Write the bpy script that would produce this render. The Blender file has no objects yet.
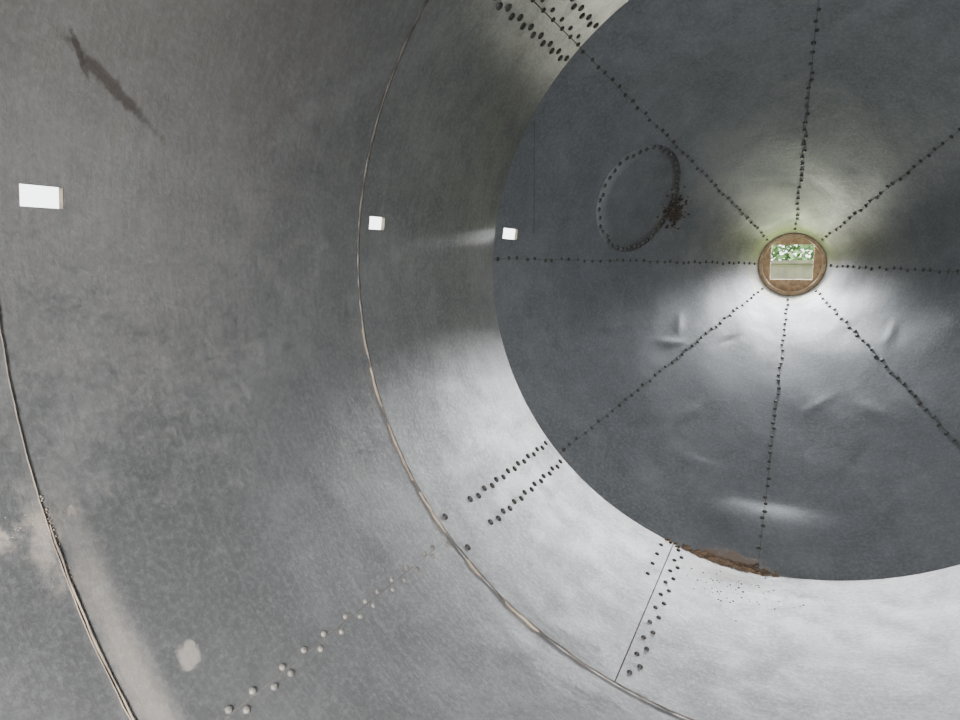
import bpy, bmesh, math, random
from mathutils import Vector, Matrix
random.seed(4)
S=1.4; H=2.0
Y0,Y1,Y2,Y3,Y4=2.238,1.399,0.541,-0.31,-1.17
YA=3.80; RA=0.152; RC=1.008
PH=-2.27
rad=math.radians
def P(r,th,y): return Vector((S*r*math.cos(rad(th)),S*y,H+S*r*math.sin(rad(th))))
def rcone(y): return RC+(RA-RC)*(y-Y0)/(YA-Y0)
DENTS=[(3.02,216,.10,.014,.5,.006),(3.12,210,.07,.014,-.8,.006),(2.86,345,.13,.016,1.2,.007),(2.95,338,.09,.014,.3,.005),(2.7,333,.13,.02,-.9,.005),
 (2.6,231,.10,.02,.8,-.005),(2.75,200,.12,.02,.2,.005),(2.9,300,.10,.025,-.5,.004),(3.1,160,.08,.015,.9,.005),(2.6,250,.12,.02,1.4,.005),(3.3,235,.07,.012,.4,-.004),(2.5,195,.12,.02,1.0,-.005),
 (2.8,240,.10,.018,.2,.006),(3.0,283,.10,.02,1.0,.004),(2.7,290,.13,.02,.6,-.005),(2.45,210,.1,.02,-.5,.005),(3.2,325,.08,.014,1.1,.004),(2.6,75,.12,.02,.5,.004),(2.55,315.5,.14,.02,.2,.004),(2.7,345,.1,.02,.4,-.004)]
def disp(y,t):
    t=t%360;r=0
    a=((t-269)/19);c=(y-2.385)/.155;d=a*a+c*c
    if d<1: r-=.027*(1-d)**1.7
    w=math.sin(rad(t)*5+y*7)*math.sin(y*9+rad(t)*3)*.0018+math.sin(rad(t-87.7)*8+0.5)*.001
    sd=abs(((t-PH+22.5)%45)-22.5); fade=min(1,sd/5)
    for (yc,tc,L,W,an,A) in DENTS:
        u=(y-yc);v=rad(t-tc)*rcone(yc)
        p=u*math.cos(an)+v*math.sin(an);q=-u*math.sin(an)+v*math.cos(an)
        w-=A*fade*math.exp(-(p/L)**2*2-(q/W)**2*.7)
    return r+w*min(1,(y-Y0)*6)*min(1,max(0,(YA-y)*6))
def PC(y,th,inset=0.0): return P(rcone(y)+disp(y,th)-inset,th,y)
slope=math.atan2(RC-RA,YA-Y0)
def ncone(th): # inward normal
    return Vector((-math.cos(rad(th))*math.cos(slope),-math.sin(slope),-math.sin(rad(th))*math.cos(slope)))
def ncyl(th): return Vector((-math.cos(rad(th)),0,-math.sin(rad(th))))

silo=bpy.data.objects.new("steel_silo",None); bpy.context.collection.objects.link(silo)
def add(name,verts,faces,mat,parent=silo,uvs=None,smooth=True):
    me=bpy.data.meshes.new(name); me.from_pydata([tuple(v) for v in verts],[],faces)
    if uvs:
        l=me.uv_layers.new(name="UVMap")
        for poly in me.polygons:
            fu=uvs[poly.index]
            for k,li in enumerate(poly.loop_indices): l.data[li].uv=fu[k]
    for p in me.polygons:p.use_smooth=smooth
    me.materials.append(mat); me.update()
    o=bpy.data.objects.new(name,me); bpy.context.collection.objects.link(o)
    if parent:o.parent=parent
    return o

# ---------------- materials
def newmat(name):
    m=bpy.data.materials.new(name);m.use_nodes=True
    nt=m.node_tree;b=nt.nodes["Principled BSDF"];return m,nt,b
def N(nt,t,**k):
    n=nt.nodes.new(t)
    for a,v in k.items(): setattr(n,a,v)
    return n
def noise(nt,vec,scale,detail=4,rough=.6,dist=0):
    n=N(nt,"ShaderNodeTexNoise");n.inputs["Scale"].default_value=scale;n.inputs["Detail"].default_value=detail
    n.inputs["Roughness"].default_value=rough;n.inputs["Distortion"].default_value=dist
    nt.links.new(vec,n.inputs["Vector"]);return n.outputs["Fac"]
def mrange(nt,v,a,b,c,d,smooth=False):
    n=N(nt,"ShaderNodeMapRange"); n.interpolation_type='SMOOTHSTEP' if smooth else 'LINEAR'
    nt.links.new(v,n.inputs[0])
    for i,x in zip((1,2,3,4),(a,b,c,d)): n.inputs[i].default_value=x
    return n.outputs[0]
def math_(nt,op,a,b=None):
    n=N(nt,"ShaderNodeMath",operation=op)
    for i,x in enumerate((a,b)):
        if x is None: continue
        if isinstance(x,(int,float)): n.inputs[i].default_value=x
        else: nt.links.new(x,n.inputs[i])
    return n.outputs[0]
def mix(nt,f,a,b,mode='MIX'):
    n=N(nt,"ShaderNodeMix",data_type='RGBA',blend_type=mode)
    for s,x in ((0,f),(6,a),(7,b)):
        if isinstance(x,(int,float)): n.inputs[s].default_value=x
        elif isinstance(x,tuple): n.inputs[s].default_value=(*x,1)
        else: nt.links.new(x,n.inputs[s])
    return n.outputs[2]
def steel(name,c1,c2,rough,metal,marks=(),fine=.25,wavy=.3,streak=.3):
    m,nt,b=newmat(name)
    tc=N(nt,"ShaderNodeTexCoord");ob=tc.outputs["Object"];uv=tc.outputs["UV"]
    big=noise(nt,ob,1.3,5,.6,.4); mid=noise(nt,ob,9,6,.65); sp=noise(nt,ob,70,5,.75); bl=noise(nt,ob,3.2,6,.7,.6)
    mp=N(nt,"ShaderNodeMapping");mp.inputs["Scale"].default_value=(14,330,1);nt.links.new(uv,mp.inputs[0])
    st=noise(nt,mp.outputs[0],1,4,.7)
    mp2=N(nt,"ShaderNodeMapping");mp2.inputs["Scale"].default_value=(160,8,1);nt.links.new(uv,mp2.inputs[0])
    st2=noise(nt,mp2.outputs[0],1,4,.6)
    col=mix(nt,mrange(nt,big,.35,.68,0,1,True),c1,c2)
    col=mix(nt,mrange(nt,mid,.3,.7,.0,.5),col,tuple(x*.65 for x in c1))
    col=mix(nt,mrange(nt,bl,.48,.72,.0,.35,True),col,tuple(x*1.35 for x in c2))
    col=mix(nt,mrange(nt,sp,.45,.75,.0,.45),col,tuple(min(1,x*1.7) for x in c2))
    col=mix(nt,mrange(nt,st2,.5,.8,0,.15),col,tuple(x*.7 for x in c1))
    col=mix(nt,mrange(nt,st,.5,.72,0,streak),col,tuple(x*1.6 for x in c2))  # concentric scratches: their highlights are put into the colour as lighter streaks
    nz=noise(nt,ob,14,6,.7); nz2=noise(nt,ob,45,4,.7)
    sepx=N(nt,"ShaderNodeSeparateXYZ");nt.links.new(uv,sepx.inputs[0])
    allm=None
    for mk in marks:
        th,y,dth,dy,colr,amt=mk[:6];ang=mk[6] if len(mk)>6 else 0
        lo,hi,k=(mk[7] if len(mk)>7 else (.55,1.0,1))
        u=math_(nt,'MULTIPLY',math_(nt,'SUBTRACT',sepx.outputs[0],th/360),2*math.pi)
        v=math_(nt,'MULTIPLY',math_(nt,'SUBTRACT',sepx.outputs[1],y/4),4)
        p=math_(nt,'ADD',math_(nt,'MULTIPLY',u,math.cos(ang)),math_(nt,'MULTIPLY',v,math.sin(ang)))
        q=math_(nt,'SUBTRACT',math_(nt,'MULTIPLY',v,math.cos(ang)),math_(nt,'MULTIPLY',u,math.sin(ang)))
        a=math_(nt,'DIVIDE',p,rad(dth));c=math_(nt,'DIVIDE',q,dy)
        d=math_(nt,'SQRT',math_(nt,'ADD',math_(nt,'MULTIPLY',a,a),math_(nt,'MULTIPLY',c,c)))
        d=math_(nt,'ADD',d,math_(nt,'MULTIPLY',math_(nt,'SUBTRACT',nz,.5),2.2*k))
        d=math_(nt,'ADD',d,math_(nt,'MULTIPLY',math_(nt,'SUBTRACT',nz2,.5),1.2*k))
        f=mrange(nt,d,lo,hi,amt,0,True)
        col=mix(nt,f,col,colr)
        allm=f if allm is None else math_(nt,'MAXIMUM',allm,f)
    nt.links.new(col,b.inputs["Base Color"])
    r=mrange(nt,mid,.3,.7,rough-.06,rough+.08)
    if allm is not None:
        mt=mrange(nt,allm,0,1,metal,0);nt.links.new(mt,b.inputs["Metallic"])
        r=math_(nt,'MAXIMUM',r,math_(nt,'MULTIPLY',allm,.85))
    else: b.inputs["Metallic"].default_value=metal
    nt.links.new(r,b.inputs["Roughness"])
    h=math_(nt,'ADD',math_(nt,'MULTIPLY',sp,.5),math_(nt,'MULTIPLY',st,.2))
    h=math_(nt,'ADD',h,math_(nt,'MULTIPLY',mid,.8))
    bp=N(nt,"ShaderNodeBump");bp.inputs["Strength"].default_value=fine;bp.inputs["Distance"].default_value=.01
    nt.links.new(h,bp.inputs["Height"])
    bp2=N(nt,"ShaderNodeBump");bp2.inputs["Strength"].default_value=wavy;bp2.inputs["Distance"].default_value=.04
    nt.links.new(noise(nt,ob,3.0,2,.4,.3),bp2.inputs["Height"]);nt.links.new(bp2.outputs[0],bp.inputs["Normal"])
    nt.links.new(bp.outputs[0],b.inputs["Normal"])
    return m
def simple(name,c,c2,rough=.6,metal=0,scale=20,bump=.3):
    m,nt,b=newmat(name);tc=N(nt,"ShaderNodeTexCoord")
    n=noise(nt,tc.outputs["Object"],scale,6,.65)
    nt.links.new(mix(nt,mrange(nt,n,.35,.65,0,1,True),c,c2),b.inputs["Base Color"])
    b.inputs["Roughness"].default_value=rough;b.inputs["Metallic"].default_value=metal
    bp=N(nt,"ShaderNodeBump");bp.inputs["Strength"].default_value=bump;bp.inputs["Distance"].default_value=.02
    nt.links.new(n,bp.inputs["Height"]);nt.links.new(bp.outputs[0],b.inputs["Normal"]);return m
TAN=(.42,.35,.29);BR=(.10,.075,.06);DK=(.12,.12,.12)
SOFT=(.2,1.6,.5)
barrel_m=steel("barrel_steel",(.29,.295,.30),(.39,.395,.40),.36,.80,marks=[
  (140,.75,38,.42,(.11,.088,.078),.6,0,(.4,1.8,1)),
  (199.5,.30,1.4,.26,TAN,.95,0,(.3,1.2,.9)),(216,.575,15,.03,(.36,.30,.25),.5,0,SOFT),(215.5,.66,1.5,.024,TAN,.5),
  (201,.53,4,.025,TAN,.6,0,(.2,1.4,1)),
  (162.6,.72,5.5,.011,(.05,.04,.035),.8,1.0,(.4,1.3,.8)),(160.5,.66,2.5,.006,(.05,.04,.035),.6,.5),(193,.97,1.6,.012,DK,.5,.4),(190,.88,1.4,.012,DK,.4,.4),
  (262,2.235,9,.02,BR,.9),(262,2.15,7,.05,(.25,.2,.16),.4,0,(.3,1.4,1))],streak=.16)
cone_m=steel("cone_steel",(.21,.22,.235),(.28,.29,.305),.40,.86,marks=[
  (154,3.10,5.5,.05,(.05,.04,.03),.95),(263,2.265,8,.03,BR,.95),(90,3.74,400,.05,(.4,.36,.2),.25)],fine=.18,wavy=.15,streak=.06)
bolt_m=simple("bolt_steel",(.035,.035,.039),(.08,.076,.07),.42,.5,60,.2)
pale_m=simple("painted_bolt",(.13,.125,.12),(.26,.24,.21),.6,.3,60,.2)
joint_m=simple("dark_joint_sealant",(.04,.035,.03),(.10,.08,.07),.8,0,15)  # dark brown of the sheet joints and seam lines
tan_m=simple("dried_sealant",(.12,.10,.085),(.32,.26,.20),.85,0,9,.6)
rust_m=simple("rust",(.07,.048,.03),(.16,.105,.065),.9,0,18,.8)
flange_m=simple("rusty_flange",(.28,.19,.11),(.46,.34,.21),.8,.0,25,.5)

# ---------------- barrel
def lst(a,b,step,extra=()):
    n=max(1,int(round((b-a)/step)));v=[a+(b-a)*i/n for i in range(n+1)]
    for e in extra:
        v=[x for x in v if abs(x-e)>step*.3 or x in(a,b) or x in extra]+[e]
    return sorted(set(v))
holes=[(171.7,173.5,.584,.646),(171.5,173.4,1.441,1.510)]
ths=lst(0,360,2,(171.5,171.7,173.4,173.5));nt_=len(ths)
V=[];F=[];U=[]
SEG=((Y4,Y3,1.0),(Y3,Y2,.997),(Y2,Y1,1.0),(Y1,Y0,.997))
for (a,b,r) in SEG:
    ex=[e for e in(.584,.646,1.441,1.510) if a<e<b]
    ys=lst(a,b,.06,ex);base=len(V)
    for y in ys:
        for t in ths: V.append(P(r,t,y))
    for i in range(len(ys)-1):
        for j in range(nt_-1):
            yc=(ys[i]+ys[i+1])/2;tc_=(ths[j]+ths[j+1])/2
            if any(h[0]<tc_<h[1] and h[2]<yc<h[3] for h in holes): continue
            k=base+i*nt_+j
            F.append((k,k+1,k+nt_+1,k+nt_))
            U.append([(ths[j]/360,ys[i]/4),(ths[j+1]/360,ys[i]/4),(ths[j+1]/360,ys[i+1]/4),(ths[j]/360,ys[i+1]/4)])
for y in (Y3,Y2,Y1):
    base=len(V)
    for t in ths: V+= [P(.997,t,y),P(1.0,t,y)]
    for j in range(nt_-1):
        k=base+2*j;F.append((k,k+1,k+3,k+2));U.append([(ths[j]/360,y/4)]*4)
add("barrel_shell",V,F,barrel_m,uvs=U)
def collar(name,c,rf):
    t0,t1,y0,y1=c;V=[];F=[]
    cs=[(t0,y0),(t1,y0),(t1,y1),(t0,y1)]
    for t,y in cs: V.append(P(rf(y)-.001,t,y))
    for t,y in cs: V.append(P(rf(y)+.009,t,y))
    for i in range(4):F.append((i,(i+1)%4,4+(i+1)%4,4+i))
    add(name,V,F,tan_m,smooth=False)
collar("square_port_collar",holes[0],lambda y:1.0);collar("square_port_collar",holes[1],lambda y:.998)
# ---------------- cone
ths=lst(0,360,1.0,(171.1,173.4));ys=lst(Y0,YA,.02,(2.281,2.340));chole=(171.1,173.4,2.281,2.340)
collar("square_port_collar",chole,rcone)
V=[];F=[];U=[]
for y in ys:
    for t in ths: V.append(PC(y,t))
n_=len(ths)
for i in range(len(ys)-1):
    for j in range(n_-1):
        yc=(ys[i]+ys[i+1])/2;tc_=(ths[j]+ths[j+1])/2
        if chole[0]<tc_<chole[1] and chole[2]<yc<chole[3]: continue
        F.append((i*n_+j,i*n_+j+1,(i+1)*n_+j+1,(i+1)*n_+j))
        U.append([(ths[j]/360,ys[i]/4),(ths[j+1]/360,ys[i]/4),(ths[j+1]/360,ys[i+1]/4),(ths[j]/360,ys[i+1]/4)])
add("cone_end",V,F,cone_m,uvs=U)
V=[];F=[]
for i in range(181):
    t=i*2
    V+= [P(.997,t,Y0),P(1.02,t,Y0)]
for i in range(180): F.append((i*2,i*2+1,i*2+3,i*2+2))
o=add("cone_joint_ring",V,F,joint_m)
V=[];F=[];prof=[(1.0,Y4),(.97,Y4-.08),(.85,Y4-.16),(.7,Y4-.21),(.55,Y4-.23)]
for i in range(97):
    for r,y in prof: V.append(P(r,i*3.75,y))
for i in range(96):
    for k in range(4): F.append((i*5+k,i*5+k+1,i*5+k+6,i*5+k+5))
U=[[(0,0)]*4 for _ in F]
add("rear_dished_end",V,F,barrel_m,uvs=U)

# ---------------- bolts
def bolts(name,items,mat):
    V=[];F=[]
    for pos,nrm,r,h in items:
        nrm=nrm.normalized();a=nrm.orthogonal().normalized();b=nrm.cross(a)
        base=len(V);K=8;ph=random.random()
        rings=[(1.0,-.3),(1.0,.45),(.75,.85),(.35,1.0)]
        for rr,hh in rings:
            for k in range(K):
                an=2*math.pi*(k+ph)/K
                V.append(pos+a*(r*rr*math.cos(an))+b*(r*rr*math.sin(an))+nrm*h*hh)
        for q in range(3):
            for k in range(K):
                F.append((base+q*K+k,base+q*K+(k+1)%K,base+(q+1)*K+(k+1)%K,base+(q+1)*K+k))
        F.append(tuple(base+3*K+k for k in range(K)))
    return add(name,V,F,mat)
def ribbon(name,pts,nrms,w,mat,lift=.0015,lumpy=0):
    V=[];F=[]
    n=len(pts)
    for i in range(n):
        t=(pts[min(i+1,n-1)]-pts[max(i-1,0)]).normalized();s=t.cross(nrms[i]).normalized()
        ww=w*(1+lumpy*random.uniform(-.8,1)); l=lift*(1+lumpy*random.uniform(-.3,1.5))
        V+=[pts[i]-s*ww/2-nrms[i]*.002,pts[i]-s*ww*.3+nrms[i]*l,pts[i]+s*ww*.3+nrms[i]*l,pts[i]+s*ww/2-nrms[i]*.002]
    for i in range(n-1):
        for k in range(3):F.append((i*4+k,i*4+k+1,i*4+k+5,i*4+k+4))
    return add(name,V,F,mat)
items=[]
seam=[PH+45*i for i in range(1,9)]
for si,t in enumerate(seam):
    n=38
    for k in range(n):
        f=.02+.95*k/(n-1)+random.uniform(-.004,.004)
        y=Y0+(YA-Y0)*f;r=rcone(y)
        off=random.choice((.004,-.004,.002,-.002))/max(r,.3)
        tt=t+math.degrees(off)
        items.append((PC(y,tt),ncone(t),.0078*S*random.uniform(.85,1.1),.004*S))
    ys=[Y0+(YA-Y0)*i/60 for i in range(61)]
    ribbon("cone_seam_joint",[PC(y,t) for y in ys],[ncone(t)]*61,.0020*S,joint_m,.0008)
bolts("cone_seam_bolts",items,bolt_m)
def conept(y0,t0,a,b):
    y=y0+a*math.cos(slope);return y,t0+math.degrees(b/rcone(y0))
items=[];pc=(2.865,154.6);RP=.215
for k in range(46):
    an=2*math.pi*(k+random.uniform(-.2,.2))/46
    rp=RP*random.uniform(.97,1.03)
    y,t=conept(*pc,rp*math.cos(an),rp*math.sin(an))
    items.append((PC(y,t),ncone(t),.0092*S,.006*S))
bolts("patch_plate_bolts",items,bolt_m)
V=[];F=[]
for rr in(0,.06,.12,.17,.230,.232):
    for k in range(64):
        an=2*math.pi*k/64;y,t=conept(*pc,rr*math.cos(an),rr*math.sin(an));V.append(PC(y,t,.0012 if rr<.231 else -.002))
for q in range(5):
    for k in range(64):F.append((q*64+k,q*64+(k+1)%64,(q+1)*64+(k+1)%64,(q+1)*64+k))
UVp=[[(.43,.7)]*4 for _ in F]
add("patch_plate",V,F,steel("patch_steel",(.20,.21,.22),(.27,.28,.29),.40,.86,fine=.15,wavy=.12,streak=0),uvs=UVp)
def brow(th,ya,yb,n,zig=0,r=.011,jit=.0,h=.006):
    out=[]
    for k in range(n):
        y=ya+(yb-ya)*k/(n-1)+random.uniform(-jit,jit)
        t=th+(zig if k%2 else -zig)
        out.append((P(.997,t,y),ncyl(t),r*S,h*S))
    return out
L=[];
L+=brow(219.4,1.58,2.20,15,.2,.0095,.004)+brow(224.3,1.59,2.20,15,.2,.0095,.004)
L+=brow(136.0,1.55,2.21,17,.35,.011)+brow(128.4,1.55,2.21,17,.35,.011)+brow(132.0,1.75,2.21,12,.5,.008)
L+=brow(219.1,1.43,1.44,2,0,.009)[:1]+brow(224.7,1.43,1.44,2,0,.009)[:1]
bolts("barrel_seam_bolts",L,bolt_m)
def cylline(name,th,ya,yb,w,mat,lift,lumpy=0,r=.997):
    n=30;return ribbon(name,[P(r,th,ya+(yb-ya)*i/(n-1)) for i in range(n)],[ncyl(th)]*n,w*S,mat,lift,lumpy)
cylline("barrel_seam_upper",132.6,Y1,Y0,.004,joint_m,.002)
BS=251.8
bolts("bottom_seam_bolts",brow(BS+1.8,1.46,2.2,19,.5,.007)+brow(BS-2,1.95,2.18,4,0,.007),bolt_m)
cylline("barrel_seam_bottom",BS,Y1,Y0,.004,joint_m,.002)
bolts("painted_seam_bolts",[(p+n*-.003*S,n,r,h) for p,n,r,h in brow(222.0,.66,1.36,24,.5,.0062,.014,.0050)],pale_m)
cylline("barrel_seam_middle",221.9,Y2,Y1,.002,pale_m,.001,0,1.0)
def ring(name,y,r,w,mat,t0,t1,lift,lumpy=0,wob=.0015):
    n=int((t1-t0)/1.2)+1
    pts=[P(r,t0+(t1-t0)*i/(n-1),y+random.uniform(-wob,wob)) for i in range(n)]
    return ribbon(name,pts,[ncyl(t0+(t1-t0)*i/(n-1)) for i in range(n)],w*S,mat,lift,lumpy)
ring("ring_seam_dark",Y1,.997,.004,joint_m,0,360,.002,.3)
for a,b in((188,192),(194,200),(203,212),(214,221),(226,229),(234,240)):
    ring("ring_seam_sealant",Y1-.003,.998,.006,tan_m,a,b,.003,.7,.002)
ring("ring_seam_near",Y2,.997,.002,tan_m,0,360,.001,.3,.0006)
ring("ring_seam_near_sealant",Y2+.004,.998,.0035,tan_m,200,250,.002,.6,.001)
def lumps(name,cnt,fn,mat):
    bm=bmesh.new()
    for _ in range(cnt):
        pos,s=fn()
        g=bmesh.ops.create_icosphere(bm,subdivisions=1,radius=s,matrix=Matrix.Translation(pos)@Matrix.Rotation(random.random()*6,4,'Z')@Matrix.Diagonal((random.uniform(.7,1.4),random.uniform(.7,1.6),random.uniform(.4,.9),1)))
        for v in g['verts']: v.co+=Vector((random.uniform(-1,1),random.uniform(-1,1),random.uniform(-1,1)))*s*.25
    me=bpy.data.meshes.new(name);bm.to_mesh(me);bm.free();me.materials.append(mat)
    o=bpy.data.objects.new(name,me);bpy.context.collection.objects.link(o);o.parent=silo
def f1():
    t=random.gauss(262,4.2);return P(1.0-random.random()*.008,t,Y0+random.gauss(.006,.012)),random.uniform(.006,.015)
lumps("rust_buildup_joint",230,f1,rust_m)
def f2():
    t=random.gauss(264,5);y=random.gauss(2.08,.07);return P(.997,t,min(y,2.2)),random.uniform(.002,.0045)
lumps("rust_flakes",70,f2,bolt_m)
def f3():
    if random.random()<.7: return P(.9985,random.gauss(199.5,.5),Y2-abs(random.gauss(0,.12))),random.uniform(.001,.003)
    return P(.9985,random.gauss(201,2),Y2+random.gauss(0,0.005)),random.uniform(.001,.003)
lumps("sealant_lumps",420,f3,simple("pale_residue",(.24,.20,.165),(.38,.32,.27),.9,0,20,.5))
def f4():
    a=random.gauss(0,.035);b=random.gauss(0,.035);y,t=conept(3.08,153.5,a,b);return PC(y,t),random.uniform(.004,.012)
lumps("rust_on_patch_edge",190,f4,simple("dark_rust",(.025,.019,.015),(.06,.042,.03),.9))
cu=bpy.data.curves.new("hanging_wire","CURVE");cu.dimensions='3D';cu.bevel_depth=.0022
a=PC(2.25,148.6,.015);b=PC(2.395,171.5,.015)
sp=cu.splines.new('POLY');sp.points.add(11)
for i in range(12):
    f=i/11;q=a.lerp(b,f);sp.points[i].co=(q.x,q.y,q.z,1)
cu.materials.append(bolt_m);ow=bpy.data.objects.new("hanging_wire",cu);bpy.context.collection.objects.link(ow);ow.parent=silo

# ---------------- apex flange with square hatch opening
V=[];F=[]
prof=[(RA+.008,YA-.008),(RA-.008,YA-.008),(RA-.008,YA+.06)]
for i in range(65):
    for r,y in prof:V.append(P(r,i*360/64,y))
for i in range(64):
    for k in(0,1):F.append((i*3+k,i*3+k+1,i*3+k+4,i*3+k+3))
o=add("apex_neck",V,F,flange_m)
m=o.modifiers.new("plate","SOLIDIFY");m.thickness=.008;m.offset=0
V=[];F=[];hx,hz0,hz1=.102,-.078,.103
sq=[]
for i in range(64):
    t=2*math.pi*i/64;c,s=math.cos(t),math.sin(t);k=1/max(abs(c),abs(s))
    V.append(P(RA+.03,math.degrees(t),YA+.06));sq.append((c*k,s*k))
for dy in(.06,.085):
    for c,s in sq: V.append(Vector((S*hx*c,S*(YA+dy),H+S*(hz1*s if s>0 else -hz0*s))))
for i in range(64):
    j=(i+1)%64;F.append((i,j,64+j,64+i));F.append((64+i,64+j,128+j,128+i))
add("apex_hatch_plate",V,F,flange_m,smooth=False)
items=[(P(RA+.04,k*22.5+5,YA-.06),ncone(k*22.5+5),.008*S,.005*S) for k in range(16)]
bolts("apex_bolts",items,bolt_m)
# ---------------- outdoors
gm=simple("grass",(.10,.20,.04),(.22,.34,.10),.9,0,6)
me=[Vector((-60,-60,0)),Vector((60,-60,0)),Vector((60,60,0)),Vector((-60,60,0))]
add("ground",me,[(0,1,2,3)],gm,parent=None)
V=[];F=[]
for i in range(30000):
    c=Vector((random.uniform(-4,4),random.gauss(12,.5),random.uniform(.05,4.0)))
    s=random.uniform(.03,.08);a=Vector((random.gauss(0,1),random.gauss(0,1),random.gauss(0,1))).normalized();b=a.orthogonal().normalized()
    k=len(V);V+=[c-a*s,c+b*s*.6,c+a*s,c-b*s*.6];F.append((k,k+1,k+2,k+3))
add("hedge",V,F,simple("leaves",(.10,.22,.05),(.26,.42,.17),.6,0,4),parent=None,smooth=False)
def box(bm,x0,x1,y0,y1,z0,z1):
    bmesh.ops.create_cube(bm,size=1,matrix=Matrix.Translation(((x0+x1)/2,(y0+y1)/2,(z0+z1)/2))@Matrix.Diagonal((x1-x0,y1-y0,z1-z0,1)))
bm=bmesh.new();box(bm,-1.2,1.2,9.6,9.75,0,H-.02);box(bm,-1.25,1.25,9.55,9.8,H-.02,H+.02)
for x in(-1.15,1.15):box(bm,x-.1,x+.1,9.5,9.85,0,H-.05)
me_=bpy.data.meshes.new("concrete_wall");bm.to_mesh(me_);bm.free();me_.materials.append(simple("concrete",(.14,.12,.10),(.21,.18,.15),.9,0,5))
o=bpy.data.objects.new("concrete_wall",me_);bpy.context.collection.objects.link(o)
bm=bmesh.new()
for y in(-.8,2.3):
    for x in(-.6,0,.6):
        box(bm,x-.1,x+.1,y-.15,y+.15,0,H-math.sqrt(1.425**2-max(0,abs(x)-.1)**2)-.01)
    box(bm,-1.1,1.1,y-.2,y+.2,0,.15)
me_=bpy.data.meshes.new("saddle_supports");bm.to_mesh(me_);bm.free();me_.materials.append(bolt_m)
o=bpy.data.objects.new("saddle_supports",me_);bpy.context.collection.objects.link(o);o.parent=silo
# ---------------- light
w=bpy.data.worlds.new("overcast");bpy.context.scene.world=w;w.use_nodes=True
bg=w.node_tree.nodes["Background"];bg.inputs[0].default_value=(.95,.98,1,1);bg.inputs[1].default_value=5
def area(name,loc,tgt,size,power,col=(1,1,1),sy=None,spread=180):
    l=bpy.data.lights.new(name,'AREA');l.shape='ELLIPSE' if sy else 'DISK';l.size=size;l.energy=power;l.color=col
    l.spread=rad(spread)
    if sy:l.size_y=sy
    o=bpy.data.objects.new(name,l);bpy.context.collection.objects.link(o);o.location=loc
    o.rotation_euler=(Vector(tgt)-Vector(loc)).to_track_quat('-Z','Y').to_euler();return o
hatch=(0,S*YA,H)
area("sky_light_hatch",(0,S*YA+2.6,H+1.35),hatch,4.6,2700,(.96,.98,1),2.2)
area("ground_bounce_hatch",(-.2,S*YA+2.4,H-1.25),hatch,3.0,260,(1,1,.80),1.2)
area("sky_light_manhole",(.45,S*(Y4-.23)-.1,H+.4),(-.5,-.35,H-1.4),.8,240,(1,.985,.96),spread=105)
# ---------------- camera
cam=bpy.data.cameras.new("camera");co=bpy.data.objects.new("camera",cam);bpy.context.collection.objects.link(co)
cam.sensor_width=36;cam.lens=36*654.75/960;cam.clip_start=.02
M=Matrix.Rotation(.4446,4,'Z')@Matrix.Rotation(math.pi/2-.1502,4,'X')@Matrix.Rotation(-.0074,4,'Z')
co.matrix_world=Matrix.Translation((S*.0126,0,H+S*.031))@M
bpy.context.scene.camera=co
